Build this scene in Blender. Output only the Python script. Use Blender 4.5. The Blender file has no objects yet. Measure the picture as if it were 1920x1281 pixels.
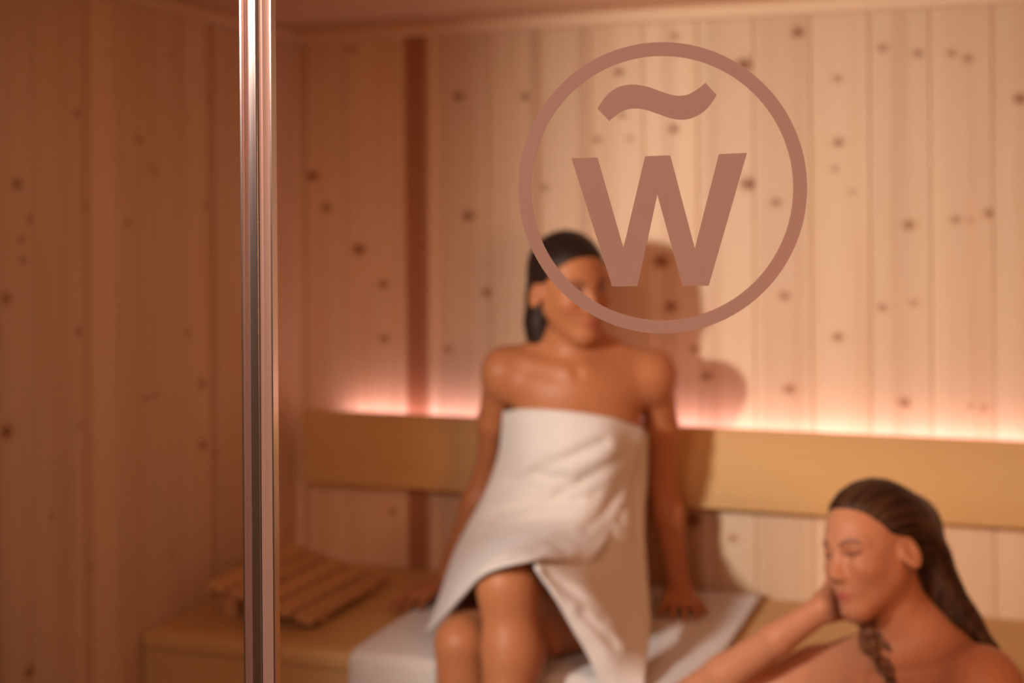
import bpy, bmesh, math, random
import numpy as np
from mathutils import Vector, Matrix
from mathutils.bvhtree import BVHTree
from math import sin, cos, pi, radians, exp

S = bpy.context.scene
COL = S.collection
random.seed(4)

# ------------------------------------------------------------------ camera
FPX = 2667.0                       # 50 mm lens on a 36 mm wide sensor, 1920 px
CXP, HOR = 960.0, 407.0            # image column of the axis, row of the horizon
YAW, ROLL = radians(20), radians(0.4)
FW = np.array([-sin(YAW), cos(YAW), 0.0])
_R0 = np.array([cos(YAW), sin(YAW), 0.0]); _U0 = np.array([0, 0, 1.0])
RT = _R0 * cos(ROLL) - _U0 * sin(ROLL)
UP = _U0 * cos(ROLL) + _R0 * sin(ROLL)
CAM = np.array([0.0, 0.0, 1.75])

def ray(px, py): return FW + RT * (px - CXP) / FPX + UP * (HOR - py) / FPX
def W(px, py, Y):                  # the point of the room at depth Y (metres from the camera wall) seen at a pixel
    r = ray(px, py); return CAM + r * (Y / r[1])

cam_d = bpy.data.cameras.new('camera'); cam = bpy.data.objects.new('camera', cam_d); COL.objects.link(cam)
cam_d.sensor_width = 36.0; cam_d.lens = 50.0; cam_d.clip_start = 0.05
cam_d.shift_y = (HOR - 640.5) / 1920.0
M = Matrix(((RT[0], UP[0], -FW[0], CAM[0]), (RT[1], UP[1], -FW[1], CAM[1]), (RT[2], UP[2], -FW[2], CAM[2]), (0, 0, 0, 1)))
cam.matrix_world = M
cam_d.dof.use_dof = True; cam_d.dof.focus_distance = 1.205; cam_d.dof.aperture_fstop = 3.9
S.camera = cam

# ------------------------------------------------------------------ world, lamps, exposure
w = bpy.data.worlds.new('world'); S.world = w; w.use_nodes = True
bg = w.node_tree.nodes['Background']; bg.inputs[0].default_value = (1.0, 0.39, 0.17, 1); bg.inputs[1].default_value = 0.06

def lamp(kind, name, loc, target, power, color, **kw):
    d = bpy.data.lights.new(name, kind); d.energy = power; d.color = color
    for k, v in kw.items(): setattr(d, k, v)
    o = bpy.data.objects.new(name, d); COL.objects.link(o); o.location = loc
    o.rotation_euler = (Vector(target) - Vector(loc)).to_track_quat('-Z', 'Y').to_euler()
    return o
lamp('SPOT', 'spotlight', (-1.62, 0.55, 1.93), (-0.36, 3.2, 1.38), 250, (1.0, 1.0, 1.0),
     spot_size=radians(61), spot_blend=1.0, shadow_soft_size=0.085)
lamp('AREA', 'ambient_fill', (-0.5, 1.5, 2.18), (-0.9, 2.6, 1.2), 1.8, (1.0, 0.36, 0.12), shape='RECTANGLE', size=0.9, size_y=0.35)  # added orange fill for the room's ambient light, not a known fixture
lamp('AREA', 'emblem_fill', (-0.75, -0.3, 2.35), (-0.35, 1.1, 1.6), 19, (1.0, 0.68, 0.58), shape='RECTANGLE', size=0.7, size_y=0.35)  # added to brighten the emblem and give the metal upright its highlight
lamp('AREA', 'right_fill', (0.95, 0.2, 1.7), (-0.55, 2.8, 1.05), 3.0, (1.0, 0.50, 0.27), shape='RECTANGLE', size=0.5, size_y=0.5, spread=radians(60))  # added warm fill from the front right for the shaded towel and neck
S.view_settings.view_transform = 'Standard'; S.view_settings.look = 'None'
S.view_settings.exposure = 0.0; S.view_settings.gamma = 1.0; S.view_settings.use_curve_mapping = False

# ------------------------------------------------------------------ helpers
def link(name, mesh, mat=None, parent=None, smooth=False):
    o = bpy.data.objects.new(name, mesh); COL.objects.link(o)
    if mat: mesh.materials.append(mat)
    if parent: o.parent = parent
    if smooth: mesh.polygons.foreach_set('use_smooth', [True] * len(mesh.polygons))
    return o
def empty(name, loc=(0, 0, 0)):
    o = bpy.data.objects.new(name, None); COL.objects.link(o); o.location = loc; o.empty_display_size = 0.05
    return o
def tag(o, label, cat, group=None):
    o['label'] = label; o['category'] = cat
    if group: o['group'] = group
    return o
def box_mesh(name, lo, hi, bevel=0.0, seg=2):
    bm = bmesh.new(); bmesh.ops.create_cube(bm, size=1)
    for v in bm.verts: v.co = Vector([lo[i] + (v.co[i] + 0.5) * (hi[i] - lo[i]) for i in range(3)])
    if bevel: bmesh.ops.bevel(bm, geom=bm.edges[:], offset=bevel, segments=seg, affect='EDGES', profile=0.5)
    me = bpy.data.meshes.new(name); bm.to_mesh(me); bm.free(); return me
def extrude_mesh(name, prof, axis, a, b):   # profile (u,v) swept along an axis; 'x': (y,z)  'y': (x,z)  'z': (x,y)
    n = len(prof); vs = []
    for t in (a, b):
        for u, v in prof: vs.append({'x': (t, u, v), 'y': (u, t, v), 'z': (u, v, t)}[axis])
    fs = [(i, (i + 1) % n, n + (i + 1) % n, n + i) for i in range(n)] + [tuple(range(n))[::-1], tuple(range(n, 2 * n))]
    me = bpy.data.meshes.new(name); me.from_pydata(vs, [], fs)
    bm = bmesh.new(); bm.from_mesh(me); bmesh.ops.recalc_face_normals(bm, faces=bm.faces[:]); bm.to_mesh(me); bm.free()
    return me

# ------------------------------------------------------------------ materials
class NT:
    def __init__(s, name):
        s.m = bpy.data.materials.new(name); s.m.use_nodes = True; s.t = s.m.node_tree
        s.n = s.t.nodes; s.l = s.t.links; s.b = s.n['Principled BSDF']
    def node(s, typ, ins=None, **kw):
        n = s.n.new(typ)
        for k, v in kw.items(): setattr(n, k, v)
        for k, v in (ins or {}).items(): s.put(n.inputs[k], v)
        return n
    def put(s, sock, v):
        if isinstance(v, bpy.types.NodeSocket): s.l.new(v, sock)
        else: sock.default_value = v
    def math(s, op, a, b=0.0, c=0.0, clamp=False):
        n = s.node('ShaderNodeMath', {0: a, 1: b, 2: c}, operation=op, use_clamp=clamp); return n.outputs[0]
    def mix(s, f, a, b, blend='MIX'):
        n = s.node('ShaderNodeMix', data_type='RGBA', blend_type=blend)
        s.put(n.inputs[0], f); s.put(n.inputs[6], a); s.put(n.inputs[7], b); return n.outputs[2]
    def ramp(s, f, stops):
        n = s.node('ShaderNodeValToRGB', {0: f}); e = n.color_ramp.elements
        for i, (p, c) in enumerate(stops):
            el = e[i] if i < 2 else e.new(p)
            el.position = p; el.color = (*c, 1)
        return n.outputs[0]
    def smooth(s, x, lo, hi):
        n = s.node('ShaderNodeMapRange', {0: x, 1: lo, 2: hi, 3: 0.0, 4: 1.0}, interpolation_type='SMOOTHSTEP'); return n.outputs[0]

def rgb(c): return (*c, 1.0)
NK = 7
def wood(name, base, dark, along, knots=False, rough=0.55, var=0.35, fine=1.0):
    """pine: stretched grain along one axis of the object, per-object shade, optional knots read from object properties"""
    t = NT(name); co = t.node('ShaderNodeTexCoord').outputs['Object']
    rnd = t.node('ShaderNodeObjectInfo').outputs['Random']
    sc = {'x': (0.6, 14, 14), 'y': (14, 0.6, 14), 'z': (14, 14, 0.6)}[along]
    off = t.node('ShaderNodeCombineXYZ', {0: t.math('MULTIPLY', rnd, 37.0), 1: t.math('MULTIPLY', rnd, 11.0), 2: t.math('MULTIPLY', rnd, 53.0)}).outputs[0]
    mp = t.node('ShaderNodeVectorMath', {0: co, 1: sc}, operation='MULTIPLY').outputs[0]
    mp = t.node('ShaderNodeVectorMath', {0: mp, 1: off}, operation='ADD').outputs[0]
    n1 = t.node('ShaderNodeTexNoise', {'Vector': mp, 'Scale': 1.0, 'Detail': 3.0, 'Roughness': 0.5, 'Distortion': 0.4}).outputs[0]
    n2 = t.node('ShaderNodeTexNoise', {'Vector': mp, 'Scale': 6.0 * fine, 'Detail': 2.0, 'Roughness': 0.6}).outputs[0]
    g = t.math('ADD', t.math('MULTIPLY', n1, 0.75), t.math('MULTIPLY', n2, 0.25))
    f = t.smooth(g, 0.42, 0.68)
    col = t.mix(t.math('MULTIPLY', f, var), rgb(base), rgb(dark))
    if knots:
        sep = t.node('ShaderNodeSeparateXYZ', {0: co})
        st = t.node('ShaderNodeAttribute', attribute_type='OBJECT', attribute_name='streak')       # centre, half width, amount
        sv = t.node('ShaderNodeSeparateXYZ', {0: st.outputs['Vector']})
        wob = t.math('MULTIPLY', t.math('SUBTRACT', n1, 0.5), 0.02)
        dx = t.math('ABSOLUTE', t.math('SUBTRACT', t.math('ADD', sep.outputs[0], wob), sv.outputs[0]))
        inside = t.math('SUBTRACT', 1.0, t.smooth(dx, t.math('MULTIPLY', sv.outputs[1], 0.6), t.math('MULTIPLY', sv.outputs[1], 1.3)))
        col = t.mix(t.math('MULTIPLY', inside, sv.outputs[2]), col, rgb((dark[0] * 0.55, dark[1] * 0.33, dark[2] * 0.25)))
        msk = None; ring = None
        for k in range(NK):
            a = t.node('ShaderNodeAttribute', attribute_type='OBJECT', attribute_name=f'knot{k}')
            v = t.node('ShaderNodeSeparateXYZ', {0: a.outputs['Vector']})
            ex = t.math('MULTIPLY', t.math('SUBTRACT', sep.outputs[0], v.outputs[0]), 0.8)
            ez = t.math('SUBTRACT', sep.outputs[2], v.outputs[1])
            d = t.math('SQRT', t.math('ADD', t.math('MULTIPLY', ex, ex), t.math('MULTIPLY', ez, ez)))
            q = t.math('DIVIDE', d, t.math('MAXIMUM', v.outputs[2], 1e-4))
            c = t.math('SUBTRACT', 1.0, t.smooth(t.math('ADD', q, t.math('MULTIPLY', t.math('SUBTRACT', n2, 0.5), 1.2)), 0.3, 1.35))
            h = t.math('SUBTRACT', 1.0, t.smooth(q, 0.8, 2.6))
            c = t.math('MULTIPLY', c, t.smooth(v.outputs[2], 0.001, 0.0145)); h = t.math('MULTIPLY', h, t.smooth(v.outputs[2], 0.002, 0.012))
            msk = c if msk is None else t.math('MAXIMUM', msk, c)
            ring = h if ring is None else t.math('MAXIMUM', ring, h)
        col = t.mix(t.math('MULTIPLY', ring, 0.3), col, rgb(dark))
        col = t.mix(t.math('MULTIPLY', msk, 0.95), col, rgb((dark[0] * 0.42, dark[1] * 0.24, dark[2] * 0.15)))
    sh = t.node('ShaderNodeMapRange', {0: rnd, 1: 0.0, 2: 1.0, 3: 0.90, 4: 1.06}).outputs[0]
    col = t.mix(1.0, col, t.node('ShaderNodeCombineColor', {0: sh, 1: sh, 2: sh}).outputs[0], 'MULTIPLY')
    t.put(t.b.inputs['Base Color'], col); t.b.inputs['Roughness'].default_value = rough
    t.b.inputs['Specular IOR Level'].default_value = 0.3
    bp = t.node('ShaderNodeBump', {'Strength': 0.15, 'Distance': 0.002, 'Height': n2})
    t.put(t.b.inputs['Normal'], bp.outputs[0])
    return t.m

PINE, PINE_D = (0.80, 0.54, 0.32), (0.62, 0.32, 0.13)
M_plank = wood('pine_plank', PINE, PINE_D, 'z', knots=True)
M_ceil = wood('pine_ceiling', PINE, PINE_D, 'x')
M_trim = wood('pine_trim', PINE, PINE_D, 'x', var=0.25)
M_trimy = wood('pine_trim_side', PINE, PINE_D, 'y', var=0.25)
M_bench = wood('aspen_bench', (0.63, 0.365, 0.135), (0.54, 0.28, 0.095), 'x', rough=0.45, var=0.5)
M_benchf = M_bench
M_slat = wood('aspen_slat', (0.60, 0.32, 0.13), (0.42, 0.19, 0.07), 'y', rough=0.5, var=0.5)

def plain(name, c, rough=0.5, metal=0.0, **kw):
    t = NT(name); t.b.inputs['Base Color'].default_value = rgb(c); t.b.inputs['Roughness'].default_value = rough
    t.b.inputs['Metallic'].default_value = metal
    n = t.node('ShaderNodeTexNoise', {'Scale': kw.get('scale', 60.0), 'Detail': 3.0})
    t.put(t.b.inputs['Roughness'], t.node('ShaderNodeMapRange', {0: n.outputs[0], 1: 0.2, 2: 0.8, 3: rough * 0.85, 4: rough * 1.15}).outputs[0])
    return t.m
M_floor = plain('floor_tile', (0.16, 0.11, 0.08), 0.35)
M_back = plain('dark_backing', (0.10, 0.05, 0.025), 0.8)
M_chrome = plain('polished_metal', (0.86, 0.83, 0.80), 0.10, 1.0)
M_satin = plain('satin_metal', (0.66, 0.44, 0.34), 0.42, 0.35)
M_bead = plain('polished_bead', (0.90, 0.89, 0.86), 0.20, 1.0)
M_rose = plain('satin_metal_dull', (0.66, 0.42, 0.35), 0.34, 0.7)
M_gasket = plain('black_gasket', (0.012, 0.008, 0.007), 0.5)

def glass_mat():
    t = NT('clear_glass'); t.n.remove(t.b)
    tr = t.node('ShaderNodeBsdfTransparent', {0: (0.985, 0.985, 0.985, 1)})
    gl = t.node('ShaderNodeBsdfGlossy', {'Roughness': 0.02})
    fr = t.node('ShaderNodeFresnel', {0: 1.45})
    mx = t.node('ShaderNodeMixShader', {0: fr.outputs[0], 1: tr.outputs[0], 2: gl.outputs[0]})
    t.l.new(mx.outputs[0], t.n['Material Output'].inputs[0]); return t.m
M_glass = glass_mat()

def film_mat():
    t = NT('matte_film'); t.n.remove(t.b)
    nz = t.node('ShaderNodeTexNoise', {'Scale': 900.0, 'Detail': 1.0})
    c = t.ramp(nz.outputs[0], [(0.3, (0.62, 0.42, 0.34)), (0.7, (0.68, 0.47, 0.38))])
    df = t.node('ShaderNodeBsdfDiffuse', {0: c}); tl = t.node('ShaderNodeBsdfTranslucent', {0: c})
    mx = t.node('ShaderNodeMixShader', {0: 0.35, 1: df.outputs[0], 2: tl.outputs[0]})
    t.l.new(mx.outputs[0], t.n['Material Output'].inputs[0]); return t.m
M_film = film_mat()

def towel_mat(name, c, scale=420.0):
    t = NT(name)
    n = t.node('ShaderNodeTexNoise', {'Scale': scale, 'Detail': 2.0})
    n2 = t.node('ShaderNodeTexNoise', {'Scale': 30.0, 'Detail': 2.0})
    col = t.mix(t.math('MULTIPLY', n2.outputs[0], 0.25), rgb(c), rgb([x * 0.86 for x in c]))
    t.put(t.b.inputs['Base Color'], col); t.b.inputs['Roughness'].default_value = 0.95
    t.b.inputs['Sheen Weight'].default_value = 0.25; t.b.inputs['Specular IOR Level'].default_value = 0.1
    t.put(t.b.inputs['Normal'], t.node('ShaderNodeBump', {'Strength': 0.5, 'Distance': 0.002, 'Height': n.outputs[0]}).outputs[0])
    return t.m
M_towel = towel_mat('white_terry', (0.68, 0.58, 0.485))

def skin_mat():
    t = NT('skin'); a = t.node('ShaderNodeAttribute', attribute_name='tone')
    n = t.node('ShaderNodeTexNoise', {'Scale': 25.0, 'Detail': 3.0})
    col = t.mix(t.math('MULTIPLY', n.outputs[0], 0.25), a.outputs['Color'], (0.40, 0.12, 0.05, 1))
    t.put(t.b.inputs['Base Color'], col); t.b.inputs['Roughness'].default_value = 0.46
    t.b.inputs['Specular IOR Level'].default_value = 0.3
    t.b.inputs['Specular Tint'].default_value = (1.0, 0.8, 0.66, 1)
    n2 = t.node('ShaderNodeTexNoise', {'Scale': 350.0, 'Detail': 2.0})
    t.put(t.b.inputs['Normal'], t.node('ShaderNodeBump', {'Strength': 0.08, 'Distance': 0.001, 'Height': n2.outputs[0]}).outputs[0])
    return t.m
M_skin = skin_mat()

def hair_mat(name, a, b, rough=0.5):
    t = NT(name)
    g = t.node('ShaderNodeAttribute', attribute_name='strand')
    n = t.node('ShaderNodeTexNoise', {'Vector': g.outputs['Vector'], 'Scale': 1.0, 'Detail': 3.0})
    f = t.smooth(n.outputs[0], 0.35, 0.68)
    t.put(t.b.inputs['Base Color'], t.mix(f, rgb(a), rgb(b))); t.b.inputs['Roughness'].default_value = rough
    t.b.inputs['Specular IOR Level'].default_value = 0.22; t.b.inputs['Specular Tint'].default_value = (1.0, 0.72, 0.5, 1)
    t.put(t.b.inputs['Normal'], t.node('ShaderNodeBump', {'Strength': 0.6, 'Distance': 0.003, 'Height': n.outputs[0]}).outputs[0])
    return t.m
M_hair1 = hair_mat('black_hair', (0.010, 0.005, 0.004), (0.022, 0.011, 0.008))
M_hair3 = hair_mat('damp_brown_hair', (0.06, 0.022, 0.010), (0.24, 0.105, 0.05))
M_hair2 = hair_mat('brown_hair', (0.015, 0.006, 0.004), (0.078, 0.032, 0.013))

def emit_mat(name, c, s):
    t = NT(name); t.b.inputs['Base Color'].default_value = rgb(c)
    t.b.inputs['Emission Color'].default_value = rgb(c); t.b.inputs['Emission Strength'].default_value = s
    return t.m
M_led = emit_mat('warm_pink_led', (1.0, 0.76, 1.05), 9.0)

# ------------------------------------------------------------------ room
XL, XR, YB, YG, ZC = -1.7567, 1.05, 3.2, 1.12, 2.228
ZB, YBF = 0.894, 2.508                # upper bench: top, front edge
PW = 0.1272                           # plank width
def struct(name, mesh=None, mat=None):
    o = link(name, mesh, mat) if mesh else empty(name)
    o['kind'] = 'structure'; return o

hp = PW / 2 - 0.0003; ch = 0.003; pth = 0.014
plank_prof = [(-hp, 0.0), (-hp, -pth + ch), (-hp + ch, -pth), (hp - ch, -pth), (hp, -pth + ch), (hp, 0.0)]
plank_me = extrude_mesh('plank', plank_prof, 'z', -ZC / 2, ZC / 2)
plank_me.materials.append(M_plank)
def planks(wall, items, rot):
    """one object per board; items = (x, y, knots, streak) with the board's front facing its local -Y"""
    for x, y, kn, stk in items:
        o = bpy.data.objects.new('plank', plank_me); COL.objects.link(o); o.parent = wall
        o.location = (x, y, ZC / 2); o.rotation_euler = (0, 0, rot)
        for k, (kx, kz, kr) in enumerate(kn[:NK]): o[f'knot{k}'] = [kx, kz - ZC / 2, kr]
        if stk: o['streak'] = list(stk)

back_knots = [(660,92,8),(860,181,10),(985,181,9),(587,330,11),(612,390,10),(878,405,11),(1020,352,8),(672,468,12),(790,462,9),
 (718,533,10),(915,548,10),(720,635,9),(840,655,8),(1570,147,8),(1571,267,9),(1565,317,7),(1598,360,6),(1571,632,9),(1722,100,8),
 (1785,100,8),(1815,110,8),(1882,130,9),(1655,90,8),(1885,242,15),(1405,345,14),(1455,380,9),(1855,400,9),(1705,422,10),(1793,412,8),
 (1818,413,6),(1395,122,16),(1262,242,10),(1240,490,14),(1258,575,12),(1305,655,9),(1325,705,10),(1905,580,12),(1890,645,15),(1655,577,8),
 (1715,568,7),(1470,555,9),(1695,755,9),(1845,765,7),(1820,762,6),(1480,730,10),(1497,60,12),(1265,68,8),(1160,135,9),
 (1165,215,8),(1182,260,7),(1120,262,8),(1300,975,14),(1890,1030,10),(1840,1108,8),(740,960,9),(1375,1010,8),(1085,150,7)]
def at_plane_y(px, py, Y): p = W(px, py, Y); return p
bk = {}
for px, py, r in back_knots:
    p = W(px, py, YB - pth); i = int(math.floor((p[0] + 0.072) / PW)); bk.setdefault(i, []).append((p[0] - (-0.072 + (i + 0.5) * PW), p[2], r * 0.0011))
wall_back = struct('wall_back', box_mesh('wall_back', (XL - 0.1, YB, 0), (XR + 0.1, YB + 0.08, ZC)), M_back)
items = []
for i in range(-14, 9):
    x = -0.072 + (i + 0.5) * PW
    kn = bk.get(i, [])
    if i >= 0: kn = [(random.uniform(-.045, .045), random.uniform(.2, 2.1), random.uniform(.006, .014)) for _ in range(5)]
    else: kn = kn + [(random.uniform(-.045, .045), random.uniform(.1, .85), random.uniform(.006, .012)) for _ in range(2)]
    stk = {-11: (0.0, 0.03, 0.85), -13: (-0.052, 0.012, 0.25), -8: (0.045, 0.012, 0.3), -5: (-0.03, 0.015, 0.15), -9: (0.05, 0.013, 0.3),
           -4: (0.0, 0.055, 0.16), -1: (0.01, 0.05, 0.10), -6: (-0.008, 0.02, 0.2), -2: (0.0, 0.02, 0.12), -10: (0.0, 0.05, 0.05)}.get(i)
    items.append((x, YB, kn, stk))
planks(wall_back, items, 0.0)

left_knots = [(32,345,11),(62,411,12),(40,450,9),(43,488,9),(143,213,9),(160,390,8),(261,262,10),(280,310,7),(290,322,8),(240,418,9),
 (222,300,6),(320,103,8),(393,187,10),(352,220,7),(385,385,9),(145,622,10),(150,800,8),(350,625,10),(378,720,11),(293,742,8),(275,747,9),
 (380,835,12),(405,850,9),(10,560,12),(12,810,14),(170,1065,8),(55,1260,13),(322,1043,8),(205,100,7)]
lk = {}
for px, py, r in left_knots:
    rr = ray(px, py); X = XL + pth; p = CAM + rr * (X / rr[0]); i = int(math.floor((YB - p[1]) / PW))
    lk.setdefault(i, []).append((p[1] - (YB - (i + 0.5) * PW), p[2], r * 0.0009))
wall_left = struct('wall_left', box_mesh('wall_left', (XL - 0.08, YG - 0.3, 0), (XL, YB + 0.08, ZC)), M_back)
items = []
for i in range(0, 19):
    kn = lk.get(i, []) + [(random.uniform(-.045, .045), random.uniform(.1, 2.1), random.uniform(.005, .009)) for _ in range(1)]
    stk = {8: (-0.045, 0.016, 0.35), 6: (-0.035, 0.02, 0.3), 3: (0.05, 0.02, 0.3)}.get(i)
    items.append((XL, YB - (i + 0.5) * PW, kn, stk))
planks(wall_left, items, pi / 2)
wall_right = struct('wall_right', box_mesh('wall_right', (XR, YG - 0.3, 0), (XR + 0.08, YB + 0.08, ZC)), M_back)
planks(wall_right, [(XR, YB - (i + 0.5) * PW, [(random.uniform(-.04, .04), random.uniform(.1, 2.1), random.uniform(.006, .012)) for _ in range(4)], None)
                    for i in range(19)], -pi / 2)

beam_blocker = struct('beam_blocker', box_mesh('beam_blocker', (XL + pth, YG - 0.05, 0), (-1.518, YG + 0.05, ZC), 0.004, 2), M_trim)   # unseen blocker added to shade the left of the back wall from the spotlight
ceiling = struct('ceiling', box_mesh('ceiling', (XL - 0.08, YG - 0.3, ZC + 0.014), (XR + 0.08, YB + 0.08, ZC + 0.1)), M_back)
cl = XR - XL
ceil_prof = [(-hp, 0.014), (-hp, ch), (-hp + ch, 0.0), (hp - ch, 0.0), (hp, ch), (hp, 0.014)]
cme = extrude_mesh('ceiling_plank', ceil_prof, 'x', XL, XR); cme.materials.append(M_ceil)
for i in range(19):
    o = bpy.data.objects.new('plank', cme); COL.objects.link(o); o.parent = ceiling; o.location = (0, YB - 0.02 - (i + 0.5) * PW, ZC)
floor = struct('floor', box_mesh('floor', (XL - 0.5, -2.2, -0.08), (XR + 0.6, YB + 0.08, 0)), M_floor)

# cornice strips under the ceiling
z0 = 2.1926
prof = [(YB - pth, z0), (YB - pth - 0.017, z0), (YB - pth - 0.022, z0 + 0.006), (YB - pth - 0.022, ZC - 0.008), (YB - pth - 0.016, ZC), (YB - pth, ZC)]
t1 = struct('trim_1', extrude_mesh('trim_1', prof, 'x', XL + pth, XR - pth), M_trim)
xa = XL + pth
prof = [(xa, z0), (xa + 0.017, z0), (xa + 0.022, z0 + 0.006), (xa + 0.022, ZC - 0.008), (xa + 0.016, ZC), (xa, ZC)]
t2 = struct('trim_2', extrude_mesh('trim_2', prof, 'y', YG + 0.06, YB - pth - 0.022), M_trimy)

# ------------------------------------------------------------------ benches
ub = tag(empty('sauna_bench', (-0.35, YBF, 0)), 'upper pale wooden sauna bench along the plank wall, seat of the woman in the towel', 'bench')
def part(root, name, lo, hi, mat, bevel=0.0, seg=2, smooth=False):
    me = box_mesh(name, lo, hi, bevel, seg); o = link(name, me, mat, None)
    me.transform(Matrix.Translation(-Vector(root.location))); o.parent = root
    return o
bx0, bx1 = XL + pth + 0.001, XR - pth - 0.001
part(ub, 'seat_board', (bx0 + 0.002, YBF, ZB - 0.035), (bx1, YB - pth - 0.004, ZB), M_bench, 0.009, 3)
part(ub, 'front_panel', (bx0 + 0.004, YBF + 0.006, 0.452), (bx1, YBF + 0.03, ZB - 0.035), M_bench, 0.002, 1)
lb = tag(empty('sauna_bench', (-0.35, 2.06, 0)), 'lower wooden sauna step bench in front of the upper bench', 'bench')
part(lb, 'seat_board', (bx0 + 0.002, 2.06, 0.415), (bx1, YBF + 0.028, 0.45), M_bench, 0.009, 3)
part(lb, 'front_panel', (bx0 + 0.004, 2.066, 0.0), (bx1, 2.09, 0.415), M_bench, 0.002, 1)

# backrest board with the light strip behind its top
br = tag(empty('backrest', (-0.4, 3.14, 1.19)), 'long smooth wooden backrest board fixed to the plank wall above the upper bench', 'backrest')
part(br, 'board', (-1.69, 3.118, 1.0985), (XR - pth - 0.02, 3.140, 1.277), M_bench, 0.003, 2)
for x in (-1.5, -0.62, 0.25, 0.85): part(br, 'bracket', (x - 0.02, 3.140, 1.12), (x + 0.02, YB - pth, 1.235), M_bench, 0.002, 1)
led = tag(empty('light_strip', (-0.3, 3.16, 1.25)), 'glowing warm pink light strip behind the top edge of the backrest', 'light')
part(led, 'channel', (-1.61, 3.1405, 1.236), (XR - pth - 0.03, 3.160, 1.2495), M_chrome, 0.001, 1)
part(led, 'diffuser', (-1.595, 3.143, 1.2495), (XR - pth - 0.04, 3.158, 1.2605), M_led, 0.003, 2)

# slatted wooden headrest lying on the upper bench, its left side propped up
hx0, hx1, hy0, hy1 = -1.655, -1.398, 2.612, 2.985
hr = tag(empty('headrest', (hx1, hy0, ZB)), 'slatted wooden headrest lying on the upper bench in the dark left corner', 'headrest')
tilt = math.atan2(0.062, hx1 - hx0)
def hpart(name, me, mat):
    me.transform(Matrix.Rotation(tilt, 4, 'Y')); o = link(name, me, mat, hr); return o
L = (hx1 - hx0) / cos(tilt); ns = 5; swd = L / ns
for i in range(ns):
    a = -L + i * swd + 0.004; b = -L + (i + 1) * swd - 0.004
    hpart('slat', box_mesh('slat', (a, 0, 0.013), (b, hy1 - hy0, 0.027), 0.003, 2), M_slat)
for y in (0.05, hy1 - hy0 - 0.085):
    hpart('cross_rail', box_mesh('cross_rail', (-L + 0.01, y, 0.001), (-0.004, y + 0.035, 0.013), 0.002, 1), M_slat)
for y in (0.05, hy1 - hy0 - 0.085):
    me = box_mesh('foot', (hx0 - hx1 + 0.018, y + 0.002, 0.0), (hx0 - hx1 + 0.05, y + 0.033, 0.055), 0.002, 1); link('foot', me, M_slat, hr)

# ------------------------------------------------------------------ glass front
PX0, PX1 = -0.668, -0.6325
gl = struct('window_1'); gr = struct('window_2')
link('glass_pane', box_mesh('glass_pane', (-1.517, YG - 0.004, 0.0), (PX0 + 0.006, YG + 0.004, ZC)), M_glass, gl)
link('glass_pane', box_mesh('glass_pane', (PX1 - 0.006, YG - 0.004, 0.0), (XR - 0.002, YG + 0.004, ZC)), M_glass, gr)

# upright metal profile between the panes: lip, flange, round bead, gasket, broad flange, lip
pf = tag(empty('metal_profile', (PX0, YG, 0)), 'tall polished metal upright joining the two glass panes', 'metal profile')
def sweep(name, pts, mat, smooth=True):
    me = extrude_mesh(name, [(x - PX0, y - YG) for x, y in pts], 'z', 0, ZC); o = link(name, me, mat, pf)
    if smooth:
        me.polygons.foreach_set('use_smooth', [len(p.vertices) == 4 for p in me.polygons]); me.set_sharp_from_angle(angle=radians(35))
    return o
def arc(cx, cy, rx, ry, a0, a1, n): return [(cx + rx * cos(radians(a0 + (a1 - a0) * i / n)), cy + ry * sin(radians(a0 + (a1 - a0) * i / n))) for i in range(n + 1)]
yf, yb_ = YG - 0.0045, YG + 0.003
FX0, FX1 = W(453, 400, yf)[0], W(511, 400, yf)[0]
u = (FX1 - FX0) / 58.0                                   # one picture pixel of the upright's width
X = lambda p: FX0 + (p - 450) * u
sweep('edge_lip', [(X(449.8), yb_), (X(449.8), yf - 0.0013), (X(452.4), yf - 0.00098), (X(453), yf), (X(453), yb_)], M_bead)
sweep('narrow_flange', [(X(453), yb_), (X(453), yf)] + arc(X(456), yf, 1.2 * u, 0.0006, 180, 360, 6) + [(X(458), yf + 0.0006), (X(466), yf - 0.0002), (X(467), yf), (X(467), yb_)], M_rose)
sweep('round_bead', [(X(467.2), yb_), (X(467.2), yf - 0.0018), (X(475.5), yf - 0.0008)] + arc(X(475.5), yf + 0.0024, 6.5 * u, 0.0032, 275, 360, 12) + [(X(482), yb_)], M_bead)
sweep('gasket', [(X(482), yf + 0.002), (X(483), yf + 0.001), (X(484.5), yf + 0.002), (X(484.5), yb_), (X(482), yb_)], M_gasket)
sweep('broad_flange', [(X(485), yb_), (X(485), yf - 0.001), (X(487), yf - 0.0014), (X(492), yf - 0.0013), (X(493), yf - 0.0009), (X(499), yf - 0.0014), (X(505), yf - 0.0011), (X(506), yf - 0.0003), (X(506), yb_)], M_satin)
sweep('edge_lip', [(X(506), yb_), (X(506), yf - 0.0017), (X(508.4), yf - 0.0014), (X(508.6), yb_)], M_bead)

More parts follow.
